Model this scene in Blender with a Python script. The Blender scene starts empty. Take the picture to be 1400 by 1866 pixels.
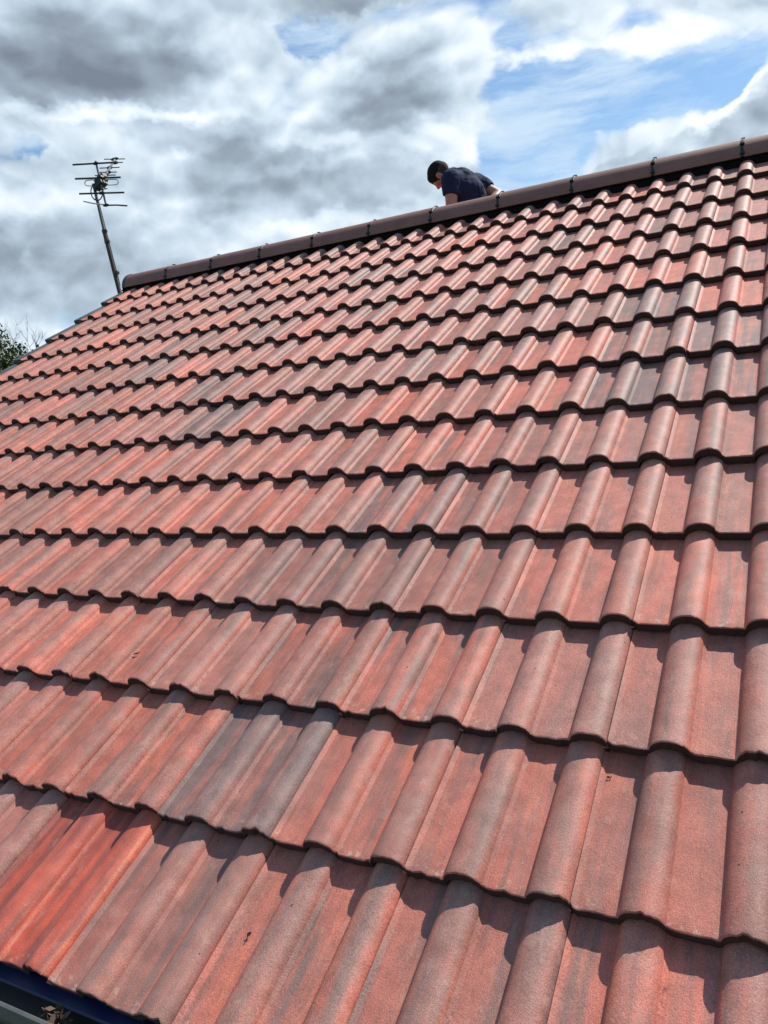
import bpy, bmesh, math, random
import numpy as np
from mathutils import Vector, Matrix, noise as mnoise

random.seed(7)
RNG = np.random.RandomState(11)
scene = bpy.context.scene
COL = scene.collection
rad = math.radians

# ------------------------------------------------------------------ camera
PITCH = rad(30)                      # roof pitch
CP, SP = math.cos(PITCH), math.sin(PITCH)
RW = Matrix(((0.88050912, 0.46842458, -0.07267809),
             (-0.01544989, -0.12487955, -0.99205161),
             (-0.47377737, 0.87463336, -0.10272047)))   # rows: camera right, down, forward
CAM = Vector((2.77169206, -0.86476731, 0.92911009))
FOC = 1412.97
cd = bpy.data.cameras.new('camera'); cam = bpy.data.objects.new('camera', cd); COL.objects.link(cam)
cd.sensor_fit = 'HORIZONTAL'; cd.sensor_width = 36; cd.lens = FOC / 1400 * 36
cd.clip_start = 0.05; cd.clip_end = 3000
mw = Matrix.Identity(4)
for i in range(3):
    mw[i][0] = RW[0][i]; mw[i][1] = -RW[1][i]; mw[i][2] = -RW[2][i]; mw[i][3] = CAM[i]
cam.matrix_world = mw
scene.camera = cam
scene.render.resolution_x = 768; scene.render.resolution_y = 1024

# ------------------------------------------------------------------ exposure
scene.view_settings.view_transform = 'Standard'
scene.view_settings.look = 'None'
scene.view_settings.gamma = 1
scene.view_settings.exposure = 0.18

# ------------------------------------------------------------------ sun
SUN_DIR = Vector((0.304, 0.516, 0.800)).normalized()
sd = bpy.data.lights.new('sun', 'SUN'); sd.energy = 5.0; sd.angle = rad(0.5); sd.color = (1.0, 0.95, 0.88)
sun = bpy.data.objects.new('sun', sd); COL.objects.link(sun)
sun.rotation_euler = SUN_DIR.to_track_quat('Z', 'Y').to_euler()

# ------------------------------------------------------------------ node helper
class NT:
    def __init__(s, tree):
        s.t = tree; s.n = tree.nodes; s.l = tree.links
    def node(s, typ, **kw):
        n = s.n.new(typ)
        for k, v in kw.items():
            setattr(n, k, v)
        return n
    def link(s, a, b): s.l.new(a, b)
    def put(s, sock, v):
        if isinstance(v, bpy.types.NodeSocket): s.l.new(v, sock)
        elif v is not None: sock.default_value = v
    def math(s, op, a, b=None, c=None, clamp=False):
        n = s.node('ShaderNodeMath', operation=op); n.use_clamp = clamp
        s.put(n.inputs[0], a)
        if b is not None: s.put(n.inputs[1], b)
        if c is not None: s.put(n.inputs[2], c)
        return n.outputs[0]
    def vmath(s, op, a, b=None):
        n = s.node('ShaderNodeVectorMath', operation=op)
        s.put(n.inputs[0], a)
        if b is not None: s.put(n.inputs[1], b)
        return n.outputs[1] if op in ('LENGTH', 'DOT_PRODUCT') else n.outputs[0]
    def sep(s, v):
        n = s.node('ShaderNodeSeparateXYZ'); s.put(n.inputs[0], v); return n.outputs
    def comb(s, x, y, z):
        n = s.node('ShaderNodeCombineXYZ')
        s.put(n.inputs[0], x); s.put(n.inputs[1], y); s.put(n.inputs[2], z); return n.outputs[0]
    def noise(s, v, scale, detail=4, rough=.5, w=None, dist=0.0, out='Fac', lac=2.0):
        n = s.node('ShaderNodeTexNoise', noise_dimensions='4D' if w is not None else '3D')
        s.put(n.inputs['Vector'], v)
        if w is not None: s.put(n.inputs['W'], w)
        n.inputs['Scale'].default_value = scale; n.inputs['Detail'].default_value = detail
        n.inputs['Roughness'].default_value = rough; n.inputs['Distortion'].default_value = dist
        n.inputs['Lacunarity'].default_value = lac
        return n.outputs[out]
    def ss(s, v, a, b, lo=0.0, hi=1.0):        # smoothstep map
        n = s.node('ShaderNodeMapRange', interpolation_type='SMOOTHSTEP')
        s.put(n.inputs['Value'], v); n.inputs['From Min'].default_value = a; n.inputs['From Max'].default_value = b
        n.inputs['To Min'].default_value = lo; n.inputs['To Max'].default_value = hi
        return n.outputs['Result']
    def mix(s, f, a, b, blend='MIX'):
        n = s.node('ShaderNodeMix', data_type='RGBA', blend_type=blend)
        s.put(n.inputs[0], f); s.put(n.inputs[6], a); s.put(n.inputs[7], b)
        return n.outputs[2]
    def attr(s, name, out='Vector'):
        n = s.node('ShaderNodeAttribute', attribute_name=name); return n.outputs[out]

def C4(r, g, b): return (r, g, b, 1.0)

# ------------------------------------------------------------------ sky
world = bpy.data.worlds.new('World'); scene.world = world; world.use_nodes = True
W = NT(world.node_tree); W.n.clear()
sky = W.node('ShaderNodeTexSky', sky_type='NISHITA')
sky.sun_disc = False; sky.sun_elevation = rad(53.1); sky.sun_rotation = rad(30.5)
sky.air_density = 1.0; sky.dust_density = 0.6; sky.ozone_density = 1.6
tc = W.node('ShaderNodeTexCoord')
d = W.vmath('NORMALIZE', tc.outputs['Generated'])
dx, dy, dz = W.sep(d)
az = W.math('MULTIPLY', W.math('ARCTAN2', dx, dy), 57.2958)
el = W.math('MULTIPLY', W.math('ARCSINE', dz), 57.2958)
ae = W.comb(az, el, 0.0)
# (azimuth, elevation, half width, half height in degrees, tilt in degrees, weight): where the cumulus stand
CLOUDS = [
 (-50.2, 19.3, 2.5, 0.7, 0, -0.62),
    (-31.3, 26.3, 3.6, 1.4, -5, -0.95),
    (-40.9, 19.1, 0.8, 0.6, 0, -0.6),
    (-13.2, 20.4, 6.2, 2.6, -8, -1.45),
    (-7.6, 19.6, 6.7, 1.7, -5, -1.0),
    (-16.7, 17.7, 4.1, 1.3, -8, -1.3),
    (-17.4, 24.4, 1.5, 1.2, 0, -0.35),
    (-3.6, 20.6, 5.3, 1.7, 0, -0.95),
    (-8.4, 24.2, 3.0, 0.7, 0, -0.35),
    (-45.9, 24.1, 11.7, 2.9, 0, 0.9),
    (-35.6, 17.9, 10.0, 3.3, 0, 0.7),
    (-24.7, 22.9, 7.3, 2.8, 0, 0.85),
    (-2.4, 17.2, 4.0, 1.5, 15, 1.7),
    (-50.9, 13.5, 8.8, 5.0, 0, 0.7),
    (-11.2, 23.9, 5.6, 1.0, 5, 0.3),
    (-28.2, 27.3, 7.6, 1.1, 0, 0.5),
    (-26.7, 17.2, 7.8, 2.7, 0, 0.5),
    (-26.9, 14.7, 11.7, 2.1, 0, 0.4),
    (-12.0, 15.5, 7.1, 0.7, 14, 0.9),
]
DARKS = [
 (-47.0, 23.5, 11.9, 2.8, 3, 0.25),
    (-36.4, 18.0, 5.7, 3.3, 20, 0.25),
    (-24.8, 21.3, 8.1, 1.6, 3, 0.28),
    (-28.2, 27.3, 7.6, 1.0, 0, 0.36),
    (-52.2, 13.7, 3.3, 2.3, 0, 0.24),
    (-41.5, 12.1, 9.0, 2.1, 0, 0.1),
    (-2.0, 16.0, 0.9, 0.6, 0, 0.15),
    (-29.8, 17.4, 7.8, 1.5, 0, 0.12),
    (-44.9, 26.7, 9.2, 1.4, 0, 0.12),
    (-27.0, 23.1, 4.2, 1.5, 0, 0.18),
    (-48.2, 9.8, 9.2, 1.1, 0, 0.1),
    (-43.6, 19.9, 4.3, 1.1, 0, 0.12),
    (-37.5, 24.6, 2.8, 2.2, 0, -0.32),
    (-45.2, 21.0, 10.0, 0.7, 0, -0.3),
    (-4.0, 18.3, 4.1, 0.8, 15, -0.35),
    (-31.9, 20.3, 3.5, 0.8, 0, -0.22),
    (-49.9, 16.2, 4.4, 1.1, 0, -0.18),
    (-21.5, 18.7, 4.6, 1.3, 0, -0.25),
    (-9.5, 23.6, 10.1, 1.7, 0, -0.28),
    (-30.9, 14.4, 10.2, 0.8, 12, -0.2),
    (-20.5, 22.5, 2.3, 1.8, 0, -0.18),
    (-50.4, 11.9, 3.4, 1.0, 0, -0.1),
]
def blobsum(tab):
    acc = None
    for (a, e, ra, re, tilt, w) in tab:
        v = W.vmath('SUBTRACT', warped, (a, e, 0))
        m = W.node('ShaderNodeMapping', vector_type='TEXTURE')
        W.link(v, m.inputs['Vector'])
        m.inputs['Rotation'].default_value = (0, 0, rad(tilt)); m.inputs['Scale'].default_value = (ra, re, 1)
        ln = W.vmath('LENGTH', m.outputs[0])
        g = W.ss(ln, 1.25, 0.25, 0.0, w)
        acc = g if acc is None else W.math('ADD', acc, g)
    return acc
nv = W.vmath('MULTIPLY', d, (1, 1, 1.35))
wn = W.noise(nv, 7.0, 5, .6, out='Color')
wv = W.vmath('MULTIPLY', W.vmath('SUBTRACT', wn, (.5, .5, .5)), (7.0, 6.0, 0))
warped = W.vmath('ADD', ae, wv)
nd = W.vmath('ADD', nv, W.vmath('MULTIPLY', W.vmath('SUBTRACT', W.noise(nv, 5.0, 3, .5, out='Color'), (.5, .5, .5)), (.13, .13, .13)))
def puffs(v, det):
    n = W.noise(v, 5.2, det + 2, .50)
    vo = W.node('ShaderNodeTexVoronoi', voronoi_dimensions='3D', feature='F1'); W.link(v, vo.inputs['Vector'])
    vo.inputs['Scale'].default_value = 8.5; vo.inputs['Detail'].default_value = 2.0; vo.inputs['Roughness'].default_value = .55
    vo.normalize = True
    b_ = W.math('SUBTRACT', 1.0, W.math('MULTIPLY', vo.outputs['Distance'], 1.35))
    return W.math('ADD', W.math('MULTIPLY', n, .55), W.math('MULTIPLY', b_, .45))
f1 = puffs(nd, 7)
off = SUN_DIR * 0.016; off = Vector((off.x * .4, off.y * .4, 0.020))
nd2 = W.vmath('ADD', nd, tuple(off))
f2 = puffs(nd2, 6)
cov = blobsum(CLOUDS)
away = W.ss(W.vmath('DOT_PRODUCT', d, (-0.43, 0.85, 0.30)), .89, .68, 0, 1.15)      # unseen sky overhead and behind kept clear to deepen the shadows
cov = W.math('SUBTRACT', cov, away)
dens = W.math('ADD', W.math('MULTIPLY', W.math('SUBTRACT', f1, .5), 3.7), W.math('ADD', cov, .36))
mask = W.ss(dens, .04, 0.55)
relief = W.math('SUBTRACT', f1, f2)
dark = blobsum(DARKS)
thick = W.ss(dens, 0.35, 1.5)
f3 = W.noise(nd, 3.0, 4, .5)
lit = W.math('ADD', W.math('MULTIPLY', relief, 3.1), W.math('SUBTRACT', .74, W.math('ADD', W.math('MULTIPLY', thick, .26), dark)))
lit = W.math('ADD', lit, W.math('MULTIPLY', W.math('SUBTRACT', f3, .5), .7), clamp=True)
ramp = W.node('ShaderNodeValToRGB'); W.link(lit, ramp.inputs[0])
cr = ramp.color_ramp
cr.elements[0].position = 0.0; cr.elements[0].color = C4(.185, .22, .28)
cr.elements[1].position = 1.0; cr.elements[1].color = C4(.90, .95, 1.0)
for pos, c in ((.3, (.30, .365, .44)), (.55, (.47, .575, .675)), (.8, (.70, .80, .89))):
    e_ = cr.elements.new(pos); e_.color = C4(*c)
cloud = W.mix(1.0, ramp.outputs[0], C4(10, 10, 10), 'MULTIPLY')
# thin wind-drawn cirrus across the blue
mp = W.node('ShaderNodeMapping'); W.link(ae, mp.inputs['Vector'])
mp.inputs['Rotation'].default_value = (0, 0, rad(-14)); mp.inputs['Scale'].default_value = (.05, .22, 1)
ci = W.noise(W.vmath('ADD', mp.outputs[0], W.vmath('MULTIPLY', wv, (.05, .07, 0))), 1.8, 5, .6)
cim = W.math('MULTIPLY', W.ss(ci, .37, .66, 0, .82), W.math('SUBTRACT', 1.0, W.math('MULTIPLY', away, .5)))
skyc = W.mix(1.0, sky.outputs[0], C4(1.03, 1.24, 1.30), 'MULTIPLY')
skyc = W.mix(cim, skyc, C4(6.2, 7.6, 8.9))
out = W.mix(mask, skyc, cloud)
bg = W.node('ShaderNodeBackground'); W.link(out, bg.inputs[0]); bg.inputs[1].default_value = 0.1
wo = W.node('ShaderNodeOutputWorld'); W.link(bg.outputs[0], wo.inputs[0])

# ------------------------------------------------------------------ materials
def material(name):
    m = bpy.data.materials.new(name); m.use_nodes = True
    N = NT(m.node_tree); b = N.n['Principled BSDF']
    return m, N, b

def simple(name, col, rough=.6, metal=0.0, nscale=30, namp=.25, bump=.0, bscale=200, spec=.5):
    m, N, b = material(name)
    tc = N.node('ShaderNodeTexCoord')
    n = N.noise(tc.outputs['Object'], nscale, 5, .6)
    f = N.math('ADD', N.math('MULTIPLY', N.math('SUBTRACT', n, .5), namp * 2), 1.0)
    cc = N.comb(f, f, f)
    N.link(N.mix(1.0, C4(*col), cc, 'MULTIPLY'), b.inputs['Base Color'])
    b.inputs['Roughness'].default_value = rough; b.inputs['Metallic'].default_value = metal
    b.inputs['Specular IOR Level'].default_value = spec
    if bump:
        bn = N.node('ShaderNodeBump'); bn.inputs['Strength'].default_value = bump; bn.inputs['Distance'].default_value = .002
        N.link(N.noise(tc.outputs['Object'], bscale, 3, .6), bn.inputs['Height']); N.link(bn.outputs[0], b.inputs['Normal'])
    return m

def tile_material():
    m, N, b = material('concrete_tile')
    uv = N.attr('tuv'); col = N.attr('tcol'); seed = N.attr('tseed', 'Fac')
    x, y, z = N.sep(uv); hue, grey, val = N.sep(col)
    flat = N.comb(x, y, 0.0)
    # slow waviness of the colour bands down the slope
    sv = N.comb(N.math('MULTIPLY', x, 36.0), N.math('MULTIPLY', y, 2.6), 0.0)
    s1 = N.noise(sv, 1.0, 3, .5, w=seed)
    s2 = N.noise(N.vmath('MULTIPLY', sv, (1.7, .8, 1)), 1.0, 3, .55, w=N.math('ADD', seed, 31.7))
    s3 = N.noise(N.vmath('MULTIPLY', sv, (.7, 1.5, 1)), 1.0, 2, .5, w=N.math('ADD', seed, 77.1))
    blot = N.noise(flat, 22.0, 5, .6, w=seed)
    base = N.mix(hue, C4(.54, .140, .090), C4(.350, .140, .108))
    base = N.mix(N.math('MULTIPLY', N.ss(s3, .42, .62), .58), base, C4(.240, .132, .108))
    viv = N.ss(hue, -.4, -.9)                      # one newer tile of a vivid red
    base = N.mix(viv, base, C4(.50, .092, .052))
    orange = N.math('MULTIPLY', N.ss(s2, .54, .72), N.math('SUBTRACT', 1.0, N.math('MULTIPLY', hue, .75)))
    base = N.mix(N.math('MULTIPLY', orange, .75), base, C4(.60, .180, .094))
    # slate grey streaks
    thr = N.math('ADD', s1, N.math('MULTIPLY', grey, .29))
    sm = N.ss(thr, .60, .80)
    slate = N.mix(N.ss(grey, .50, .75), C4(.165, .118, .104), C4(.120, .108, .106))
    base = N.mix(N.math('MULTIPLY', sm, .70), base, N.mix(viv, slate, C4(.17, .060, .055)))
    # worn, dusty roll tops
    top = N.ss(z, .010, .026)
    wn = N.ss(N.noise(flat, 14.0, 4, .6, w=N.math('ADD', seed, 5.5)), .3, .7)
    base = N.mix(N.math('MULTIPLY', N.math('MULTIPLY', top, wn), N.math('SUBTRACT', .52, N.math('MULTIPLY', viv, .4))), base, C4(.31, .185, .150))
    # pale bloom of lime near the nose
    em = N.math('MULTIPLY', N.ss(y, .045, .004), N.ss(N.noise(flat, 60.0, 3, .6, w=seed), .52, .70))
    em = N.math('MULTIPLY', em, N.ss(z, .012, .0))
    base = N.mix(N.math('MULTIPLY', em, .70), base, C4(.56, .36, .27))
    # soft blotches, then grain
    bl = N.ss(blot, .25, .75, .80, 1.20)
    base = N.mix(1.0, base, N.comb(bl, bl, bl), 'MULTIPLY')
    grain = N.noise(flat, 520.0, 2, .7, w=seed)
    g = N.ss(grain, .28, .72, .70, 1.32)
    g = N.math('MULTIPLY', g, val)
    base = N.mix(1.0, base, N.comb(g, g, g), 'MULTIPLY')
    grain2 = N.noise(flat, 1100.0, 1, .5, w=seed)
    # sparse black specks of lichen and dirt
    vo = N.node('ShaderNodeTexVoronoi', voronoi_dimensions='3D', feature='F1'); vo.inputs['Scale'].default_value = 24.0
    N.link(N.vmath('ADD', N.vmath('MULTIPLY', flat, (1, .8, 0)), N.comb(0.0, 0.0, seed)), vo.inputs['Vector'])
    pick = N.math('GREATER_THAN', N.sep(vo.outputs['Color'])[0], .80)
    sp = N.math('MULTIPLY', N.ss(vo.outputs['Distance'], .060, .035), pick)
    base = N.mix(N.math('MULTIPLY', sp, .85), base, C4(.03, .022, .02))
    # grit and grime caught at the sunny foot of the rolls
    d1 = N.math('ABSOLUTE', N.math('SUBTRACT', x, .1535)); d2 = N.math('ABSOLUTE', N.math('SUBTRACT', x, .0045))
    foot_ = N.ss(N.math('MINIMUM', d1, d2), .0075, .0015)
    gr_ = N.ss(N.noise(flat, 330.0, 3, .7, w=seed), .50, .62)
    gm = N.math('MULTIPLY', N.math('MULTIPLY', foot_, gr_), N.ss(N.noise(flat, 9.0, 2, .5, w=N.math('ADD', seed, 14.2)), .50, .64))
    base = N.mix(N.math('MULTIPLY', gm, .75), base, C4(.06, .042, .035))
    # faint darker and paler patches with ragged outlines: dust, old water runs
    pt = N.noise(N.vmath('MULTIPLY', flat, (1, .45, 1)), 34.0, 6, .72, w=N.math('ADD', seed, 3.1))
    base = N.mix(N.ss(pt, .56, .63, 0, .22), base, C4(.52, .34, .27))
    base = N.mix(N.ss(pt, .42, .36, 0, .28), base, C4(.15, .075, .06))
    N.link(base, b.inputs['Base Color'])
    r = N.ss(grain2, .2, .8, .46, .74)
    N.link(r, b.inputs['Roughness'])
    b.inputs['Specular IOR Level'].default_value = .45
    bn = N.node('ShaderNodeBump'); bn.inputs['Strength'].default_value = .70; bn.inputs['Distance'].default_value = .0012
    hh = N.math('ADD', grain, N.math('MULTIPLY', N.noise(flat, 190.0, 3, .6, w=seed), .8))
    N.link(hh, bn.inputs['Height']); N.link(bn.outputs[0], b.inputs['Normal'])
    return m
M_TILE = tile_material()
M_NOSE = simple('tile_edge_shade', (.048, .018, .014), .9, nscale=90, namp=.5, bump=.9, bscale=350)  # nose faces: their shade is put into this much darker base colour
M_RIDGE = simple('ridge_concrete', (.215, .098, .076), .66, nscale=7, namp=.40, bump=.5, bscale=500)
M_BLACK = simple('black_plastic', (.010, .010, .011), .55, nscale=20, namp=.2)
M_ROLL = simple('ridge_roll_fabric', (.008, .008, .008), .95, nscale=20, namp=.2, spec=.1)
M_VERGE = simple('verge_plastic', (.055, .062, .068), .38, nscale=15, namp=.25)
M_BLUE = simple('blue_plastic', (.004, .009, .052), .42, nscale=12, namp=.25)
M_GUT = simple('gutter_plastic', (.11, .11, .108), .35, nscale=18, namp=.3)
M_BRICK = None

def brick_material():
    m, N, b = material('brick_wall')
    tc = N.node('ShaderNodeTexCoord'); x, y, z = N.sep(tc.outputs['Object'])
    br = N.node('ShaderNodeTexBrick'); N.link(N.comb(N.math('ADD', x, y), z, 0.0), br.inputs['Vector'])
    br.inputs['Color1'].default_value = C4(.30, .13, .08); br.inputs['Color2'].default_value = C4(.22, .09, .06)
    br.inputs['Mortar'].default_value = C4(.38, .35, .31); br.inputs['Scale'].default_value = 1.0
    br.inputs['Brick Width'].default_value = .225; br.inputs['Row Height'].default_value = .075; br.inputs['Mortar Size'].default_value = .008
    N.link(br.outputs['Color'], b.inputs['Base Color']); b.inputs['Roughness'].default_value = .9
    return m
M_BRICK = brick_material()

# ------------------------------------------------------------------ object helpers
def link(o, parent=None, name=None):
    COL.objects.link(o)
    if parent is not None: o.parent = parent
    return o
def empty(name, loc, label, cat, group=None):
    o = bpy.data.objects.new(name, None); COL.objects.link(o); o.location = loc; o.empty_display_size = .2
    o['label'] = label; o['category'] = cat
    if group: o['group'] = group
    return o
def mesh_obj(name, verts, faces, mat, parent=None, smooth=True, mats=None, fmat=None):
    me = bpy.data.meshes.new(name); me.from_pydata([tuple(v) for v in verts], [], faces)
    for m in (mats or [mat]): me.materials.append(m)
    if fmat is not None: me.polygons.foreach_set('material_index', fmat)
    if smooth: me.polygons.foreach_set('use_smooth', [True] * len(me.polygons))
    me.update()
    o = bpy.data.objects.new(name, me)
    link(o, parent)
    return o
def bm_obj(name, bm, mat, parent=None, smooth=False, sharp=None):
    me = bpy.data.meshes.new(name); bm.to_mesh(me); bm.free(); me.materials.append(mat)
    if smooth:
        me.polygons.foreach_set('use_smooth', [True] * len(me.polygons))
        if sharp: me.set_sharp_from_angle(angle=rad(sharp))
    o = bpy.data.objects.new(name, me); link(o, parent)
    return o
def tube(bm, pts, r, seg=8, caps=True):
    """tapered tube along pts; r is a number or a list"""
    pts = [Vector(p) for p in pts]; n = len(pts)
    rs = r if isinstance(r, (list, tuple)) else [r] * n
    rings = []; up = None
    for i, p in enumerate(pts):
        t = (pts[min(i + 1, n - 1)] - pts[max(i - 1, 0)]).normalized()
        if up is None:
            up = Vector((0, 0, 1)) if abs(t.z) < .9 else Vector((1, 0, 0))
        a = t.cross(up).normalized(); b_ = a.cross(t).normalized(); up = b_
        rings.append([bm.verts.new(p + (a * math.cos(2 * math.pi * k / seg) + b_ * math.sin(2 * math.pi * k / seg)) * rs[i]) for k in range(seg)])
    for i in range(n - 1):
        for k in range(seg):
            bm.faces.new((rings[i][k], rings[i][(k + 1) % seg], rings[i + 1][(k + 1) % seg], rings[i + 1][k]))
    if caps:
        bm.faces.new(rings[0][::-1]); bm.faces.new(rings[-1])
def box(bm, c, s, rot=None):
    m = Matrix.Translation(Vector(c)) @ (rot.to_4x4() if rot else Matrix.Identity(4)) @ Matrix.Diagonal((*s, 1))
    bmesh.ops.create_cube(bm, size=1, matrix=m)
def ellipsoid(bm, c, s, rot=None, u=20, v=14):
    m = Matrix.Translation(Vector(c)) @ (rot.to_4x4() if rot else Matrix.Identity(4)) @ Matrix.Diagonal((*s, 1))
    bmesh.ops.create_uvsphere(bm, u_segments=u, v_segments=v, radius=1, matrix=m)
def at(x, y, depth):
    return CAM + RW.transposed() @ Vector(((x - 700) / FOC, (y - 933) / FOC, 1)) * depth
def RF(u, v, n): return Vector((u, v * CP - n * SP, v * SP + n * CP))   # roof frame -> world
def proj(p):
    q = RW @ (Vector(p) - CAM)
    return 700 + FOC * q.x / q.z, 933 + FOC * q.y / q.z, q.z

GROUND_Z = -2.75
P = 0.15            # roll spacing
G = 0.32761         # gauge
U0 = -14.10 * P     # left (verge) edge
U1 = 28.5 * P
V_RIDGE = 4.63
H_ROLL = 0.0295

# ------------------------------------------------------------------ the house
house = empty('house', (0, 0, GROUND_Z), 'house with a red concrete double-roll tiled roof sloping up to a dark half-round ridge', 'house')
HL = Vector((0, 0, -GROUND_Z))

WL, WR = .0372, .0358
def roll(dd):
    if dd <= 0:
        hh = H_ROLL * max(0.0, 1 - (abs(dd) / WL) ** 2.15) ** .52
        if abs(dd) > .0335: hh = max(hh, .0050 * max(0.0, 1 - (abs(dd) - .0335) / .0080) ** 2)
        return hh
    hh = H_ROLL * max(0.0, 1 - (dd / WR) ** 2.6) ** .52
    if dd > .0345: hh = max(hh if dd < WR else 0, .0066 * max(0.0, 1 - max(0, dd - .0360) / .0066))
    if dd > .046: hh = 0
    return hh
def height(t):      # top surface of a tile across its width, t = distance from the joint on its left
    return max(roll(t - .1135), roll(t - .2635))
XS = [-.018, -.0008, .0002]
XS += [.0035, .0095, .016, .030, .045, .060, .067]
XS += [.1135 + q for q in (-.043, -.0395, -.0374, -.0366, -.035, -.032, -.027, -.021, -.014, -.007, 0, .007, .014, .021, .027, .031, .0335, .0350, .03565, .0360, .0393, .0428)]
XS += [.170, .185, .200, .212]
XS += [.2635 + q for q in (-.043, -.0395, -.0374, -.0366, -.035, -.032, -.027, -.021, -.014, -.007, 0, .007, .014, .021, .027, .031, .0335, .0346, .0347)]
XS = sorted(XS)
ZS = [height(x) for x in XS]
ZS[0] = -.012; ZS[1] = -.012; ZS[2] = .0072; ZS[3] = .0052; ZS[4] = 0.0
ZS[-1] = -.008
NX = len(XS)
YS = [.0, .0003, .0016, .0045, .012, .04, .08, .13, .18, .23, .28, .33, .37, .42]
SLOPE = .0280 / G

def tile_data(k, m, seed, cap_len=None):
    """vertices in the roof frame of tile m in course k"""
    rs = np.random.RandomState(seed)
    jx = rs.uniform(-.0009, .0009) + DU[k]; jy = rs.normal(0, .0019); jr = rs.normal(0, .0014)
    jz = rs.uniform(-.0012, .0026)
    u0 = (2 * m - 2 + .0365 / P) * P + jx
    v0 = k * G + jy + DV[k]
    T = .0235
    ys = YS if cap_len is None else [y for y in YS if y < cap_len] + [cap_len]
    vs = []; uv = []; fs = []; fm = []
    def nz(x, s, o): return mnoise.noise(Vector((x * s, seed * 3.17 + o, k * 1.3)))
    en = [nz(x, 90, 0) * .0020 + nz(x, 260, 9) * .0017 + nz(x, 22, 5) * .0018 for x in XS]
    en = [e_ + (.0042 if nz(x, 75, 21) > .40 else 0) for e_, x in zip(en, XS)]      # small chips
    # bottom of the nose: back row then front row
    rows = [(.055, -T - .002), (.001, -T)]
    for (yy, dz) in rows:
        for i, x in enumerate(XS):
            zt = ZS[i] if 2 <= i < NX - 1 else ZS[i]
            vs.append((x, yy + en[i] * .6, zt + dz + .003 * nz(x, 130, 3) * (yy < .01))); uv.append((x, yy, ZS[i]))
    bevel = {0: .0034, 1: .0016, 2: .0004}
    for q, yy in enumerate(ys):
        dz = -bevel.get(q, 0)
        e = {0: 1, 1: 1, 2: .9, 3: .6, 4: .15}.get(q, 0)
        for i, x in enumerate(XS):
            wob = .0004 * mnoise.noise(Vector((x * 14, yy * 9, seed * .7)))
            vs.append((x, yy + en[i] * e, ZS[i] + dz * (1 + min(en[i], .003) * 200) + wob)); uv.append((x, yy, ZS[i]))
    nr = 2 + len(ys)
    for r in range(nr - 1):
        for i in range(NX - 1):
            a = r * NX + i
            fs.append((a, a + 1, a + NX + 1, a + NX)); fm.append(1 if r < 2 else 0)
    ca, sa = math.cos(jr), math.sin(jr)
    # tilt: each tile rests on the nose line of the one below
    out_ = []
    for (x, y, z) in vs:
        xx = x * ca - y * sa; yy = x * sa + y * ca
        zz = z - H_ROLL + .0 - SLOPE * y + jz * (1 - y / .42)
        out_.append((u0 + xx, v0 + yy, zz))
    col = (float(np.clip(rs.beta(1.6, 1.5), 0, 1)), float(rs.choice([rs.uniform(0, .25), rs.uniform(.2, .55), rs.uniform(.55, .9)], p=[.46, .45, .09])), float(rs.uniform(.90, 1.12)))
    return out_, fs, fm, uv, col, float(rs.uniform(0, 400))

DU = {k: 0.0 for k in range(14)}; DV = {k: 0.0 for k in range(14)}
DV[0] = -.023
DU.update({1: -.005, 0: -.006, 4: .004, 3: .004, 2: .002, 13: -.004})
def make_tile_mesh(parts, name, origin=None):
    V = []; F = []; FM = []; UV = []; CC = []; SS = []
    for (vs, fs, fm, uv, col, sd_) in parts:
        b0 = len(V); V += vs; UV += uv
        F += [tuple(b0 + q for q in f) for f in fs]; FM += fm
        CC += [col] * len(vs); SS += [sd_] * len(vs)
    V = np.array(V, dtype=np.float32)
    if origin is not None: V = V - np.array(origin, dtype=np.float32)
    me = bpy.data.meshes.new(name)
    me.vertices.add(len(V)); me.vertices.foreach_set('co', V.ravel())
    FA = np.array(F, dtype=np.int32)
    me.loops.add(FA.size); me.loops.foreach_set('vertex_index', FA.ravel())
    me.polygons.add(len(FA)); me.polygons.foreach_set('loop_start', np.arange(0, FA.size, 4, dtype=np.int32))
    me.polygons.foreach_set('loop_total', np.full(len(FA), 4, dtype=np.int32))
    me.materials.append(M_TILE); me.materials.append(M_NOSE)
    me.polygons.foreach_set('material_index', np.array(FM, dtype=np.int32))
    me.update(calc_edges=True); me.validate()
    me.polygons.foreach_set('use_smooth', [True] * len(me.polygons))
    a = me.attributes.new('tuv', 'FLOAT_VECTOR', 'POINT'); a.data.foreach_set('vector', np.array(UV, dtype=np.float32).ravel())
    a = me.attributes.new('tcol', 'FLOAT_VECTOR', 'POINT'); a.data.foreach_set('vector', np.array(CC, dtype=np.float32).ravel())
    a = me.attributes.new('tseed', 'FLOAT', 'POINT'); a.data.foreach_set('value', np.array(SS, dtype=np.float32))
    me.set_sharp_from_angle(angle=rad(33))
    return me
def roof_obj(name, me, origin):
    o = bpy.data.objects.new(name, me); link(o, house)
    o.rotation_euler = (PITCH, 0, 0)
    o.location = HL + RF(*origin)
    return o

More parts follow.
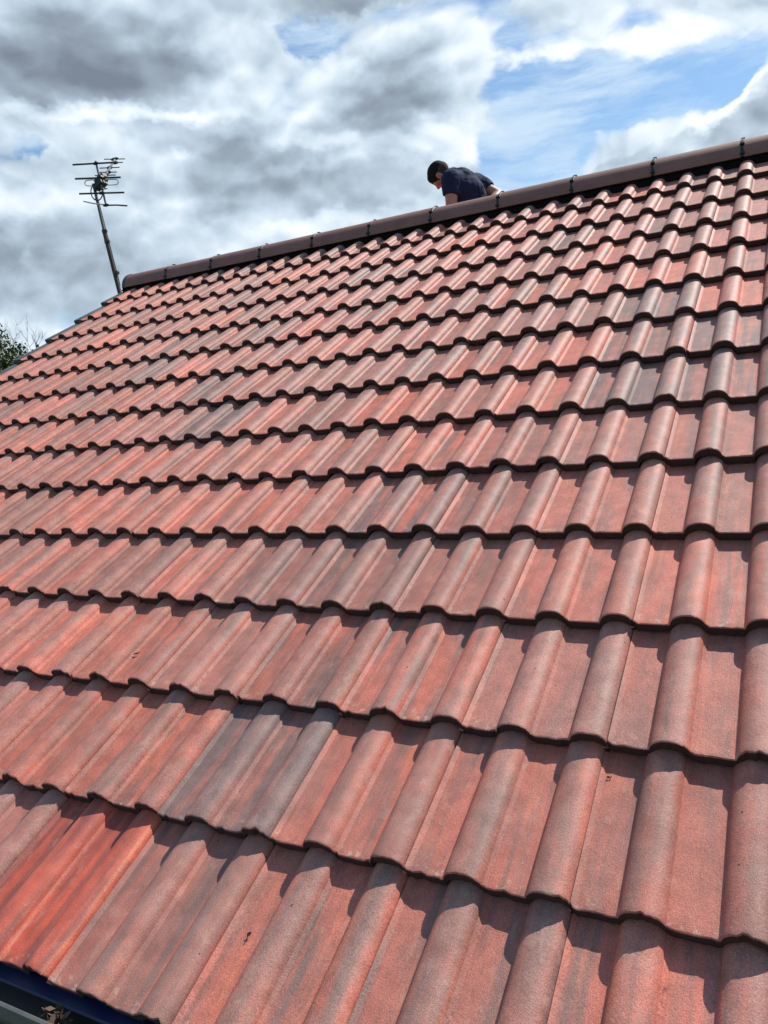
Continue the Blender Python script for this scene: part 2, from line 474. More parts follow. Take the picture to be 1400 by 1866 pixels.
SPECIAL = {(6, 8): ((.55, .95, 1.0), 12.3), (6, 2): ((.6, .9, 1.0), 45.1), (0, 5): ((-1.0, .72, 1.05), 8.8), (0, 6): ((.75, .50, 1.0), 21.0), (1, 7): ((.4, .35, 1.0), 63.0)}
tiles = []
for k in range(14):
    for m in range(-6, 15):
        cap = None if k < 13 else .235
        td = tile_data(k, m, 1000 + k * 57 + m * 3, cap)
        if (k, m) in SPECIAL: td = td[:4] + SPECIAL[(k, m)]
        corners = [proj(RF((2 * m - 1 + i * 1.0) * P, (k + j * .95) * G, -.02)) for i, j in ((-.7, 0), (1.2, 0), (1.2, 1), (-.7, 1))]
        cl = [(min(1400, max(0, x)), min(1866, max(0, y))) for x, y, z in corners]
        ok = all(z > .2 for x, y, z in corners)
        area = 0
        for i in range(4):
            x0, y0 = cl[i]; x1, y1 = cl[(i + 1) % 4]; area += x0 * y1 - x1 * y0
        tiles.append((abs(area) / 2 if ok else 0, k, m, td))
tiles.sort(key=lambda t: -t[0])
for i, (ar, k, m, td) in enumerate(tiles[:100]):
    org = ((2 * m - .5) * P, k * G, -.02)
    roof_obj('roof_tile', make_tile_mesh([td], 'roof_tile', org), org)
rest = roof_obj('roof_tiles', make_tile_mesh([t[3] for t in tiles[100:]], 'roof_tiles', (0, 0, 0)), (0, 0, 0))
rest['kind'] = 'stuff'

# underlay sheet beneath the tiles, rear slope, walls
def poly_prism(name, prof, x0, x1, mat, parent=house, smooth=False):
    """extrude a (y,z) polygon along x; world coordinates"""
    n = len(prof); V = [(x0, y, z - GROUND_Z) for y, z in prof] + [(x1, y, z - GROUND_Z) for y, z in prof]
    F = [(i, (i + 1) % n, n + (i + 1) % n, n + i) for i in range(n)] + [tuple(range(n))[::-1], tuple(range(n, 2 * n))]
    return mesh_obj(name, V, F, mat, parent, smooth)
RY, RZ = V_RIDGE * CP, V_RIDGE * SP
def rfyz(v, n): p = RF(0, v, n); return (p.y, p.z)
poly_prism('underlay', [rfyz(.03, -.075), rfyz(V_RIDGE - .02, -.075), rfyz(V_RIDGE - .02, -.085), rfyz(.03, -.085)], U0 + .06, U1, M_BLACK)
# rear slope, same corrugated profile in long runs
def rear_slope():
    V = []; F = []; FM = []; UV = []
    parts = []
    for m in range(-6, 15):
        for kk in range(14):
            pass
    xs = np.arange(U0 + .03, U1, .0125)
    rows = []
    for kk in range(14):
        for yy in (0.0, .004, G):
            rows.append((kk, yy))
    for (kk, yy) in rows:
        v = kk * G + yy
        for x in xs:
            t = (x - .0365) % .30
            z = height(t) - H_ROLL - SLOPE * yy - (.02 if yy == 0.0 else 0)
            q = RF(x, v, z)
            V.append((q.x, 2 * RY - q.y, q.z - GROUND_Z))
    nx = len(xs)
    for r in range(len(rows) - 1):
        for i in range(nx - 1):
            a = r * nx + i; F.append((a, a + nx, a + nx + 1, a + 1))
    me_o = mesh_obj('rear_roof_slope', V, F, M_TILE, house, False)
    a = me_o.data.attributes.new('tuv', 'FLOAT_VECTOR', 'POINT')
    a.data.foreach_set('vector', np.array(V, dtype=np.float32).ravel())
    a = me_o.data.attributes.new('tcol', 'FLOAT_VECTOR', 'POINT')
    a.data.foreach_set('vector', np.tile(np.array([.5, .3, 1.0], dtype=np.float32), len(V)))
rear_slope()

WX0, WX1 = U0 + .10, U1 - .1
wall_y0, wall_y1 = .22, 2 * RY - .22
poly_prism('wall', [(wall_y0, GROUND_Z), (wall_y0, -.10 + .22 * .577), (RY, RZ - .13), (wall_y1, -.10 + .22 * .577), (wall_y1, GROUND_Z)], WX0, WX1, M_BRICK)

# ridge tiles with union clips
RS = .459; UJ = 2.525
ridge_joints = [UJ + RS * i for i in range(4, -11, -1)]
RR = .118
def half_round(x0, x1, r, thick, seg=20, cz=0.0):
    V = []; F = []
    secs = [(x0, r - .004), (x0 + .003, r), (x1 - .003, r), (x1, r - .004)]
    aa = [math.pi * (i / seg) for i in range(seg + 1)]
    for (x, rr) in secs:
        for a in aa:
            V.append((x, RY + math.cos(a) * rr, RZ - .066 + cz + math.sin(a) * rr * 1.0 - GROUND_Z))
    n = seg + 1
    inner = len(V)
    for x in (x0, x1):
        for a in aa:
            V.append((x, RY + math.cos(a) * (r - thick), RZ - .066 + cz + math.sin(a) * (r - thick) - GROUND_Z))
    for s in range(3):
        for i in range(seg): F.append((s * n + i, s * n + i + 1, (s + 1) * n + i + 1, (s + 1) * n + i))
    for i in range(seg):
        F.append((i, inner + i, inner + i + 1, i + 1)); b_ = 3 * n
        F.append((b_ + i, b_ + i + 1, inner + n + i + 1, inner + n + i))
        F.append((inner + i, inner + n + i, inner + n + i + 1, inner + i + 1))
    for (a, b_) in ((0, 0), (seg, seg)):
        F.append((a, n + a, 2 * n + a, 3 * n + a) if a == 0 else (a, 3 * n + a, 2 * n + a, n + a))
    return V, F
for i in range(len(ridge_joints) - 1):
    xr, xl = ridge_joints[i], ridge_joints[i + 1]
    dz = random.uniform(-.002, .002)
    V, F = half_round(xl + .004, xr - .004, RR + random.uniform(-.0025, .0015), .016, cz=dz)
    o = mesh_obj('ridge_tile', V, F, M_RIDGE, house, True); o.data.set_sharp_from_angle(angle=rad(40))
for xj in ridge_joints[:-1]:
    V, F = half_round(xj - .009, xj + .009, RR + .003, .010)
    bm = bmesh.new()
    me = bpy.data.meshes.new('t'); me.from_pydata(V, [], F); bm.from_mesh(me); bpy.data.meshes.remove(me)
    # fixing screw and plate on the crown, lugs down the front
    box(bm, (xj, RY, RZ - .066 + RR + .006 - GROUND_Z), (.018, .028, .006))
    for ang in (35, 8):
        a = math.pi - rad(ang)
        box(bm, (xj, RY + math.cos(a) * (RR + .005), RZ - .066 + math.sin(a) * (RR + .005) - GROUND_Z), (.022, .008, .014), Matrix.Rotation(rad(-ang + 90), 3, 'X'))
    bm_obj('ridge_clip', bm, M_BLACK, house)
# dry-ridge roll: dark flexible strip between cap and tiles
for s, nm in ((-1, 'front'), (1, 'rear')):
    V = []; F = []; n = 0
    xs = np.arange(U0 + .03, U1, .0125)
    for x in xs:
        t = (x - .0365) % .30
        zt = height(t) - H_ROLL - SLOPE * .2
        a = RF(x, V_RIDGE - .148, zt + .002); b_ = RF(x, V_RIDGE - .115, zt * .3 + .0)
        for q in (a, b_): V.append((q.x, q.y if s < 0 else 2 * RY - q.y, q.z - GROUND_Z))
    for i in range(len(xs) - 1):
        F.append((2 * i, 2 * i + 2, 2 * i + 3, 2 * i + 1))
    o = mesh_obj('ridge_roll', V, F, M_ROLL, house, True)
# ridge end cap
bm = bmesh.new()
xe = ridge_joints[-1]
segs = 18
c0 = Vector((xe - .016, RY, RZ - .066 - GROUND_Z))
ring1 = [bm.verts.new((xe + .012, RY + math.cos(math.pi * i / segs) * (RR + .004), c0.z + math.sin(math.pi * i / segs) * (RR + .004))) for i in range(segs + 1)]
ring2 = [bm.verts.new((xe - .010, RY + math.cos(math.pi * i / segs) * (RR + .003), c0.z + math.sin(math.pi * i / segs) * (RR + .003))) for i in range(segs + 1)]
ring3 = [bm.verts.new((xe - .018, RY + math.cos(math.pi * i / segs) * (RR - .010), c0.z + math.sin(math.pi * i / segs) * (RR - .012))) for i in range(segs + 1)]
for i in range(segs):
    bm.faces.new((ring1[i], ring1[i + 1], ring2[i + 1], ring2[i])); bm.faces.new((ring2[i], ring2[i + 1], ring3[i + 1], ring3[i]))
low = [bm.verts.new((xe - .018, RY + s * (RR - .010), c0.z - .06)) for s in (1, -1)]
bm.faces.new(ring3 + [low[1], low[0]])
bm_obj('ridge_end_cap', bm, M_VERGE, house, True, 40)

# stepped dry-verge caps down the left gable
for k in range(14):
    L = .345 if k < 13 else .36
    bm = bmesh.new()
    u_out = U0 - .004; u_in = U0 + .042
    zt = -H_ROLL + .012
    def vz(y): return -SLOPE * y
    secs = []
    for y in (.0, .0, L):
        pass
    prof = [(u_in, zt - .010), (u_in, zt - .001), (u_in - .004, zt + .003), (u_out + .008, zt + .004), (u_out + .002, zt + .001), (u_out, zt - .006), (u_out, zt - .105), (u_out + .006, zt - .105), (u_out + .006, zt - .012), (u_in - .006, zt - .010)]
    rings = []
    for y in (-.012, -.004, L):
        rings.append([bm.verts.new((x, y, z + vz(y) - (.003 if y == -.012 and i_ in (1, 2, 3, 4, 5) else 0))) for i_, (x, z) in enumerate(prof)])
    n = len(prof)
    for r in range(2):
        for i in range(n): bm.faces.new((rings[r][i], rings[r][(i + 1) % n], rings[r + 1][(i + 1) % n], rings[r + 1][i]))
    bm.faces.new(rings[0]); bm.faces.new(rings[-1][::-1])
    box(bm, ((u_in + u_out) / 2, -.006, zt - .020), (u_in - u_out, .010, .040))
    o = bm_obj('verge_cap', bm, M_VERGE, house, True, 30)
    o.rotation_euler = (PITCH, 0, 0); o.location = HL + RF(0, k * G, 0)

# eaves: blue support tray, gutter, fascia
GU0, GU1 = U0 - .02, U1
def sweep_profile(name, prof, x0, x1, mat, parent=house):
    """open (y,z) profile with thickness built from a closed polygon list"""
    return poly_prism(name, prof, x0, x1, mat, parent)
EY, EZ = .0165, .0095
def sh(pr): return [(y + EY, z + EZ) for y, z in pr]
tray = [rfyz(.10, -.070), rfyz(.02, -.070)] + sh([(-.004, -.0665), (-.029, -.0755), (-.032, -.0785), (-.028, -.0790), (.002, -.0715)]) + [rfyz(.02, -.075), rfyz(.10, -.075)]
poly_prism('eaves_tray', tray, U0 + .05, U1, M_BLUE)
poly_prism('fascia', [(.050, -.075), (.07, -.075), (.07, -.33), (.050, -.33)], U0 + .05, U1, simple('fascia_paint', (.03, .03, .032), .5))
gprof = [(-.0715, -.0745), (-.0755, -.0720), (-.0800, -.0745), (-.0800, -.0800), (-.0765, -.0820), (-.0765, -.1050), (-.0700, -.1200), (-.0500, -.1330), (-.0200, -.1380), (.0100, -.1300), (.0280, -.1150), (.0315, -.0900), (.0285, -.0900),
         (.0250, -.1130), (.0090, -.1265), (-.0200, -.1345), (-.0480, -.1300), (-.0670, -.1180), (-.0730, -.1040), (-.0730, -.0760)]
gprof = sh(gprof)
o = poly_prism('gutter', gprof, GU0, GU1, M_GUT)

# ------------------------------------------------------------------ ground
def ground():
    m, N, b = material('grass')
    tc = N.node('ShaderNodeTexCoord')
    n1 = N.noise(tc.outputs['Object'], .35, 6, .6); n2 = N.noise(tc.outputs['Object'], 14, 5, .7)
    c = N.mix(N.ss(n1, .35, .65), C4(.055, .085, .028), C4(.085, .10, .04))
    c = N.mix(N.ss(n2, .3, .8, 0, .6), c, C4(.03, .05, .018))
    N.link(c, b.inputs['Base Color']); b.inputs['Roughness'].default_value = .95
    S = 900
    o = mesh_obj('ground', [(-S, -S, GROUND_Z), (S, -S, GROUND_Z), (S, S, GROUND_Z), (-S, S, GROUND_Z)], [(0, 1, 2, 3)], m, None, False)
    o['kind'] = 'structure'
ground()

# ------------------------------------------------------------------ television antenna on its mast
M_ALU = simple('weathered_aluminium', (.11, .115, .12), .55, metal=.2, nscale=40, namp=.3)
M_RUST = simple('rusty_mast_paint', (.060, .038, .030), .7, nscale=45, namp=.5)
M_DARKEL = simple('dark_element', (.035, .037, .040), .5, nscale=30, namp=.2)
M_TIP = simple('bare_metal', (.55, .56, .56), .35, metal=.7, nscale=60, namp=.2)
D0 = 6.92
mast_foot = at(222, 540, D0 + .02)
ant = empty('tv_antenna', mast_foot, 'dark television antenna on a leaning metal mast behind the left end of the roof ridge', 'antenna')
AO = mast_foot
def ab(name, segs, mat, parent=ant, seg=8, extra=None):
    bm = bmesh.new()
    for pts, r in segs: tube(bm, [Vector(p) - AO for p in pts], r, seg)
    if extra: extra(bm)
    return bm_obj(name, bm, mat, parent, True, 50)
foot = at(227.5, 570, D0 + .02)
mid = at(190, 421, D0); top = at(170.5, 335, D0)
ab('lower_mast', [((foot, mid), .019)], M_RUST)
ab('upper_mast', [((at(193, 434, D0), top), .0135)], M_ALU)
for (x, y) in ((190.6, 421), (195.2, 440), (212.3, 497)):
    ax = (mid - foot).normalized(); c = at(x, y, D0)
    ab('mast_clamp', [((c - ax * .012, c + ax * .012), .024)], M_DARKEL, extra=lambda bm, c=c: box(bm, c - AO + Vector((.012, 0, 0)), (.030, .02, .010)))
# elements lie across the boom; the boom points away from the viewer and up-right in the picture
ex = (at(220, 323, D0) - at(137, 325.5, D0)).normalized()
def elem(name, xl, yl, xr, yr, dep, r, mat=M_DARKEL, hub=True):
    a, b_ = at(xl, yl, dep), at(xr, yr, dep)
    m_ = (a + b_) / 2
    ab(name, [((a, b_), r)], mat)
DR = D0 - .10
elem('reflector_rod', 132.5, 300, 213, 295.5, DR, .0080)
elem('reflector_rod', 137, 325.7, 220, 322.9, DR, .0085)
elem('reflector_rod', 144.5, 353, 226.5, 350.5, DR, .0080)
ab('reflector_rod', [((at(194, 374, DR), at(213, 373.5, DR), at(232, 374.8, DR)), .0068)], M_DARKEL)
ab('reflector_rod', [((at(192, 373, DR), at(180, 372, DR), at(170, 370.5, DR), at(152.3, 366.8, DR)), .0055)], M_TIP)
ab('reflector_frame', [((at(174.2, 293.5, DR), at(182.5, 328, DR), at(187.2, 348, DR), at(193.8, 375.5, DR)), .0088)], M_ALU)
def hub(x, y, dep, w, h):
    c = at(x, y, dep) - AO
    bm = bmesh.new(); ellipsoid(bm, c, (w, .020, h), None, 10, 8)
    bm_obj('rod_holder', bm, M_BLACK, ant, True)
for (x, y) in ((174.5, 297.6), (179.5, 324.5), (185, 351.5), (193.3, 373.8)): hub(x, y, DR - .005, .035, .012)
b0 = at(183.5, 334, D0 - .06); b1 = at(210.3, 288.8, D0 + .75)
ab('boom', [((b0 - (b1 - b0).normalized() * .06, b1), .0105)], M_ALU)
for (xl, yl, xr, yr, t) in ((189.8, 290, 228, 289.3, .985), (197, 297, 224, 295.6, .84), (181.5, 306.2, 218, 304.6, .64), (180, 314.3, 212.8, 313.2, .46), (173, 319.8, 211, 318.6, .34)):
    dep = D0 - .06 + .81 * t
    elem('director_rod', xl, yl, xr, yr, dep, .0048)
    hub((xl + xr) / 2 + (0 if t > .5 else 1), (yl + yr) / 2, dep, .034 if t < .9 else .050, .014)
elem('director_rod', 186.5, 345, 195.5, 343.2, D0 - .12, .005)
elem('director_rod', 186, 341.5, 190.5, 340.2, D0 - .10, .004)
def loop(cx_, cy_, w, h, dep, side):
    pts = []
    for i in range(25):
        a = 2 * math.pi * i / 24
        c, s = math.cos(a), math.sin(a)
        x = cx_ + (w - h) * (1 if c > 0 else -1) * min(1, abs(c) * 3) + h * c; y = cy_ + h * s - (x - cx_) * .03
        pts.append(at(x, y, dep))
    ab('dipole_loop', [(pts, .0036)], M_ALU, seg=6)
loop(165.8, 333.2, 11.2, 5.4, D0 - .08, -1)
loop(203.0, 331.8, 12.6, 5.2, D0 - .08, 1)
bm = bmesh.new()
rb = Matrix.Rotation(rad(-28), 3, 'Y')
for (x, y, s, dp) in ((181, 326.5, (.085, .06, .030), D0 - .09), (184.5, 331.5, (.060, .08, .075), D0 - .08), (178.5, 339.5, (.062, .06, .058), D0 - .03), (187.5, 322, (.058, .06, .040), D0 - .03), (173.3, 341, (.030, .04, .055), D0 - .01), (192.5, 328, (.028, .04, .030), D0 - .06)):
    box(bm, at(x, y, dp) - AO, s, rb)
bmesh.ops.bevel(bm, geom=bm.edges[:], offset=.005, segments=1, affect='EDGES')
bm_obj('dipole_box', bm, M_BLACK, ant, True, 30)
cab = [at(168.5 + 0, 342, D0 - .03)]
pts = [at(176.3 - 10.6 * math.cos(a), 350 + 15 * math.sin(a) + (176 - 10.6 * math.cos(a) - 176) * .12, D0 - .04) for a in [rad(-35 + 12 * i) for i in range(0, 20)]]
ab('cable', [(pts, .0050), (([at(173, 362, D0 + .02)] + [at(172.5 + (218 - 172.5) * t + 1.3, 342 + (520 - 342) * t, D0 - .022) for t in (.13, .3, .44, .6, .8, 1)]), .0034)], M_BLACK, seg=6)
# wall bracket that carries the mast, beyond the gable
ab('bracket', [((foot, foot + Vector((.28, .02, 0))), .012), ((foot + Vector((0, 0, .03)), foot - Vector((0, 0, .35))), .019), ((foot - Vector((0, 0, .30)), foot + Vector((.28, .02, -.30))), .012)], M_ALU)

# ------------------------------------------------------------------ the roofer
def skin_mat(name, col):
    m, N, b = material(name)
    tc = N.node('ShaderNodeTexCoord')
    n = N.noise(tc.outputs['Object'], 18, 5, .6)
    N.link(N.mix(N.ss(n, .3, .7), C4(*col), C4(col[0] * .82, col[1] * .74, col[2] * .70)), b.inputs['Base Color'])
    b.inputs['Roughness'].default_value = .5; b.inputs['Subsurface Weight'].default_value = .08
    b.inputs['Subsurface Radius'].default_value = (.01, .004, .002)
    return m
M_SKIN = skin_mat('skin', (.38, .19, .13))
M_HAIR = simple('hair', (.008, .0055, .0045), .8, nscale=120, namp=.5, bump=.8, bscale=220, spec=.2)
M_FADE = simple('short_hair', (.16, .105, .08), .7, nscale=150, namp=.3)
M_NAVY = simple('navy_cotton', (.008, .014, .048), .85, nscale=25, namp=.25, bump=.3, bscale=400, spec=.25)
M_TROUS = simple('work_trousers', (.03, .03, .034), .85, nscale=20, namp=.3)
M_BOOT = simple('boot_leather', (.05, .035, .02), .6)

def A(x, y, dep): return at(x, y, dep)
DP = 5.95
hips = A(876, 452, DP + .10)
person = empty('person', (hips.x, hips.y, 2 * RY > 0 and (RZ - (hips.y - RY) * .577) or 0), 'roofer in a navy T-shirt behind the ridge, head bowed to the left', 'person')
PO = Vector(person.location)
def cap(bm, pts, rs, seg=14):
    """tapered limb with rounded ends; several points make a bent limb"""
    for i in range(len(pts) - 1):
        a, b_ = Vector(pts[i]), Vector(pts[i + 1]); ra, rb_ = rs[i], rs[i + 1]
        n = 7
        tube(bm, [a.lerp(b_, t / n) for t in range(n + 1)], [ra + (rb_ - ra) * t / n for t in range(n + 1)], seg)
    for p_, r in zip(pts, rs): ellipsoid(bm, p_, (r, r, r), None, 14, 10)
def fused(name, fill, mat, parent, voxel=.008, smooth=6, folds=0.0, fs=9.0):
    bm = bmesh.new(); fill(bm)
    for v in bm.verts: v.co -= PO
    o = bm_obj(name, bm, mat, parent, True)
    r = o.modifiers.new('fuse', 'REMESH'); r.mode = 'VOXEL'; r.voxel_size = voxel; r.use_smooth_shade = True
    s = o.modifiers.new('soft', 'SMOOTH'); s.factor = .5; s.iterations = smooth
    if folds:
        t = bpy.data.textures.new(name + '_folds', 'CLOUDS'); t.noise_scale = .11; t.noise_depth = 3
        dmod = o.modifiers.new('folds', 'DISPLACE'); dmod.texture = t; dmod.strength = folds; dmod.mid_level = .5
        dmod.texture_coords = 'LOCAL'
    return o
right = Vector(RW[0]); up = Vector((0, 0, 1)); fwd = Vector((-right.y, right.x, 0)).normalized()
right = Vector((fwd.y, -fwd.x, 0)).normalized()
pelvis = hips
waist = A(868, 408, DP + .06)
chest = A(851, 360, DP + .03)
upchest = A(841, 341, DP + .02)
neckb = A(823, 323, DP + .02)
skull = A(801, 319, DP + .05)
shL = A(822, 328, DP - .12); elL = A(823, 374, DP - .10); wrL = A(806, 420, DP + .10)
shR = A(868, 335, DP + .12); elR = A(907, 355, DP + .04); wrR = A(889, 382, DP - .10)
# head frame: crown axis points up-left and forward, the face looks down
crown = (-right * .88 + up * .42 + fwd * .12).normalized()
face = (right * .10 - up * .95 + fwd * .30); face = (face - crown * face.dot(crown)).normalized()
side = crown.cross(face).normalized()
HS = .85
HM = Matrix((side, face, crown)).transposed()      # local x = side, y = face, z = crown
hc = skull + crown * .004
def H(x, y, z): return hc + HM @ Vector((x, y, z)) * HS
kneeL = A(862, 505, DP + .30); kneeR = A(905, 500, DP + .42)
def body(bm):
    cap(bm, [pelvis, waist, chest, upchest], [.125, .105, .115, .105], 20)
    cap(bm, [upchest, neckb, hc + crown * -.05 - face * .015], [.10, .060, .052], 16)
    for sh, el_, wr in ((shL, elL, wrL), (shR, elR, wrR)):
        cap(bm, [upchest.lerp(sh, .55), sh, sh.lerp(el_, .5), el_], [.065, .058, .050, .044])
        cap(bm, [el_, el_.lerp(wr, .35), wr], [.043, .044, .028])
        dirv = (wr - el_).normalized(); sd_ = dirv.cross(up).normalized()
        palm = wr + dirv * .045
        box_m = Matrix((sd_, dirv, sd_.cross(dirv))).transposed()
        ellipsoid(bm, palm, (.040, .052, .016), box_m)
        for f, (o_, L_) in enumerate(((-.030, .068), (-.010, .078), (.010, .074), (.029, .058))):
            b1_ = palm + dirv * .040 + sd_ * o_; nn = sd_.cross(dirv)
            cap(bm, [b1_, b1_ + dirv * L_ * .5 - nn * .010, b1_ + dirv * L_ * .85 - nn * .034], [.0095, .0088, .0075], 8)
        th = palm - sd_ * .034 - dirv * .015
        cap(bm, [th, th - sd_ * .022 + dirv * .030, th - sd_ * .020 + dirv * .055 - sd_.cross(dirv) * .012], [.013, .011, .009], 8)
    # skull, jaw, brow, nose, lips, ears
    ellipsoid(bm, H(0, -.012, .012), (.067, .085, .077), HM)
    ellipsoid(bm, H(0, .020, -.040), (.054, .063, .061), HM)
    ellipsoid(bm, H(0, .048, -.078), (.031, .032, .027), HM)
    ellipsoid(bm, H(0, .074, .010), (.050, .018, .014), HM)
    cap(bm, [H(0, .080, .002), H(0, .102, -.030)], [.009, .014], 10)
    ellipsoid(bm, H(0, .088, -.036), (.018, .014, .010), HM)
    ellipsoid(bm, H(0, .080, -.058), (.022, .010, .006), HM)
    ellipsoid(bm, H(0, .078, -.068), (.020, .010, .006), HM)
    for s in (1, -1):
        ellipsoid(bm, H(s * .074, -.008, -.018), (.013, .021, .034), HM)
        ellipsoid(bm, H(s * .036, .066, -.018), (.024, .019, .022), HM)
    for hp, kn in ((pelvis - right * .08, kneeL), (pelvis + right * .09, kneeR)):
        an = kn - (kneeL - pelvis).normalized() * .02 - fwd * .36 + up * .06 + right * .05
        cap(bm, [hp, kn, an], [.100, .066, .045])
fused('body', body, M_SKIN, person, .0065, 3)
def shirt(bm):
    cap(bm, [waist + (pelvis - waist) * .5, waist, chest, upchest], [.150, .135, .150, .142], 24)
    cap(bm, [upchest, neckb - (neckb - upchest) * .15], [.13, .082], 16)
    ellipsoid(bm, chest.lerp(upchest, .5) - fwd * .02, (.150, .15, .125))
    for sh, el_ in ((shL, elL), (shR, elR)):
        cap(bm, [upchest.lerp(sh, .45), sh], [.100, .078])
        e = sh.lerp(el_, .62)
        tube(bm, [sh.lerp(e, t / 6) for t in range(7)], [.078 - .012 * t / 6 for t in range(7)], 18)
    # stretched folds running down the back from the shoulders
    for i in range(5):
        a = chest.lerp(upchest, .9) + right * (-.03 + .045 * i) - fwd * .135 + up * (.02 - .01 * i)
        b_ = a + right * .07 - up * .26 + fwd * .015
        cap(bm, [a, a.lerp(b_, .5) - fwd * .004, b_], [.006, .013, .008], 8)
fused('t_shirt', shirt, M_NAVY, person, .008, 4, .030)
def trousers(bm):
    cap(bm, [pelvis.lerp(waist, .6), pelvis], [.140, .165], 20)
    for hp, kn in ((pelvis - right * .08, kneeL), (pelvis + right * .09, kneeR)):
        an = kn - (kneeL - pelvis).normalized() * .02 - fwd * .34 + up * .06 + right * .05
        cap(bm, [hp, kn, an], [.118, .080, .062])
fused('trousers', trousers, M_TROUS, person, .010, 4, .02)
def hair(bm):
    ellipsoid(bm, H(0, -.012, .024), (.070, .090, .076), HM)
    ellipsoid(bm, H(0, .036, .049), (.057, .046, .043), HM)
    ellipsoid(bm, H(0, -.042, .018), (.060, .052, .052), HM)
M_FADE = simple('cropped_hair', (.050, .034, .027), .85, nscale=150, namp=.35, spec=.2)
fused('cropped_hair', lambda bm: (ellipsoid(bm, H(0, -.022, -.004), (.0700, .0835, .066), HM), ellipsoid(bm, H(0, -.050, -.032), (.049, .038, .042), HM)), M_FADE, person, .005, 1)
ho = fused('hair', hair, M_HAIR, person, .005, 1, .004)
# ------------------------------------------------------------------ trees beyond the gable
def leaf_mat():
    m, N, b = material('leaf')
    g = N.node('ShaderNodeNewGeometry'); oi = N.noise(g.outputs['Position'], 5.0, 3, .6)
    c = N.mix(N.ss(oi, .3, .7), C4(.030, .055, .016), C4(.085, .105, .030))
    N.link(c, b.inputs['Base Color']); b.inputs['Roughness'].default_value = .55
    return m
M_LEAF = leaf_mat()
M_BARK = simple('bark', (.11, .085, .065), .9, nscale=12, namp=.4, bump=.8, bscale=60)
M_TWIG = simple('twig_bark', (.19, .165, .145), .85, nscale=20, namp=.3)

def evergreen(x, y, dep, rx, rz):
    c = at(x, y, dep)
    foot_ = Vector((c.x, c.y, GROUND_Z))
    t = empty('evergreen_tree', foot_, 'dark green bushy tree at the left edge beyond the roof verge', 'tree')
    bm = bmesh.new()
    cc = c - foot_
    tube(bm, [(0, 0, 0), (.05, .02, cc.z * .5), cc + Vector((0, 0, -.3)), cc + Vector((.05, 0, rz * .7))], [.16, .13, .08, .03], 10)
    for i in range(14):
        a = random.uniform(0, 6.28); b0_ = Vector((0.03, 0.01, cc.z - rz + random.uniform(.2, 1.3) * rz))
        e = b0_ + Vector((math.cos(a) * rx * .7, math.sin(a) * rx * .7, random.uniform(.2, .6)))
        tube(bm, [b0_, b0_.lerp(e, .5) + Vector((0, 0, .08)), e], [.04, .025, .010], 6)
    bm_obj('trunk', bm, M_BARK, t, True)
    rs = np.random.RandomState(5); V = []; F = []
    cl = []
    while len(cl) < 460:
        q = rs.uniform(-1, 1, 3)
        r = np.linalg.norm(q)
        if r > 1 or r < .45: continue
        k_ = .82 + .26 * mnoise.noise(Vector(q * 2.1)) + .1 * rs.rand()
        cl.append((q[0] * rx * k_, q[1] * rx * k_, q[2] * rz * k_))
    for (a, b_, c_) in cl:
        s = rs.uniform(.10, .22)
        for i in range(62):
            o_ = rs.normal(0, s * .55, 3); p = Vector((a + o_[0], b_ + o_[1], c_ + o_[2] * .8)) + cc
            n_ = Vector(rs.normal(0, 1, 3) + np.array([0, 0, .6])).normalized(); t1 = n_.orthogonal().normalized(); t2 = n_.cross(t1)
            an_ = rs.uniform(0, 6.28); u_ = t1 * math.cos(an_) + t2 * math.sin(an_); w_ = n_.cross(u_)
            L_ = rs.uniform(.040, .075); Wd = L_ * .42
            b0 = len(V)
            V += [p, p + u_ * L_ * .5 + w_ * Wd + n_ * .006, p + u_ * L_, p + u_ * L_ * .5 - w_ * Wd + n_ * .006]
            F.append((b0, b0 + 1, b0 + 2, b0 + 3))
    mesh_obj('crown', V, F, M_LEAF, t, False)
evergreen(-60, 712, 13.0, 1.12, 1.26)

def bare_tree(x, dep, ytop, name_label):
    base_xy = at(x, 700, dep); foot_ = Vector((base_xy.x, base_xy.y, GROUND_Z))
    t = empty('bare_tree', foot_, name_label, 'tree')
    bt = bmesh.new(); bb = bmesh.new()
    rs = random.Random(23)
    ztop = at(x, ytop, dep).z - GROUND_Z
    trunk_h = ztop * .62
    tube(bt, [(0, 0, 0), (.04, .0, trunk_h * .5), (.0, .03, trunk_h)], [.12, .095, .06], 10)
    def grow(p, dr, L, r, lev):
        pts = [p]; d_ = dr.copy()
        for i in range(5):
            d_ = (d_ + Vector((rs.gauss(0, .13), rs.gauss(0, .13), rs.gauss(.05, .09)))).normalized()
            pts.append(pts[-1] + d_ * L / 5)
        tube(bb, pts, [r * (1 - .14 * i) for i in range(6)], 5 if lev else 7)
        if lev >= 4: return
        for i in range(rs.choice((3, 4, 4))):
            q = pts[rs.choice((2, 3, 4, 5))]
            dd = (d_ + Vector((rs.gauss(0, .55), rs.gauss(0, .55), rs.gauss(.15, .35)))).normalized()
            grow(q, dd, L * rs.uniform(.52, .74), max(.0035, r * .55), lev + 1)
    for i in range(9):
        a = i * 6.283 / 9 + rs.uniform(-.3, .3); tilt = rs.uniform(.25, .75)
        grow(Vector((0, .02, trunk_h * rs.uniform(.80, 1.0))), Vector((math.cos(a) * tilt, math.sin(a) * tilt, 1)).normalized(), (ztop - trunk_h) * rs.uniform(.38, .52), .024, 0)
    bm_obj('trunk', bt, M_BARK, t, True)
    bm_obj('branches', bb, M_TWIG, t, True)
bare_tree(28, 16.0, 548, 'leafless tree with fine twigs against the clouds beyond the left verge')

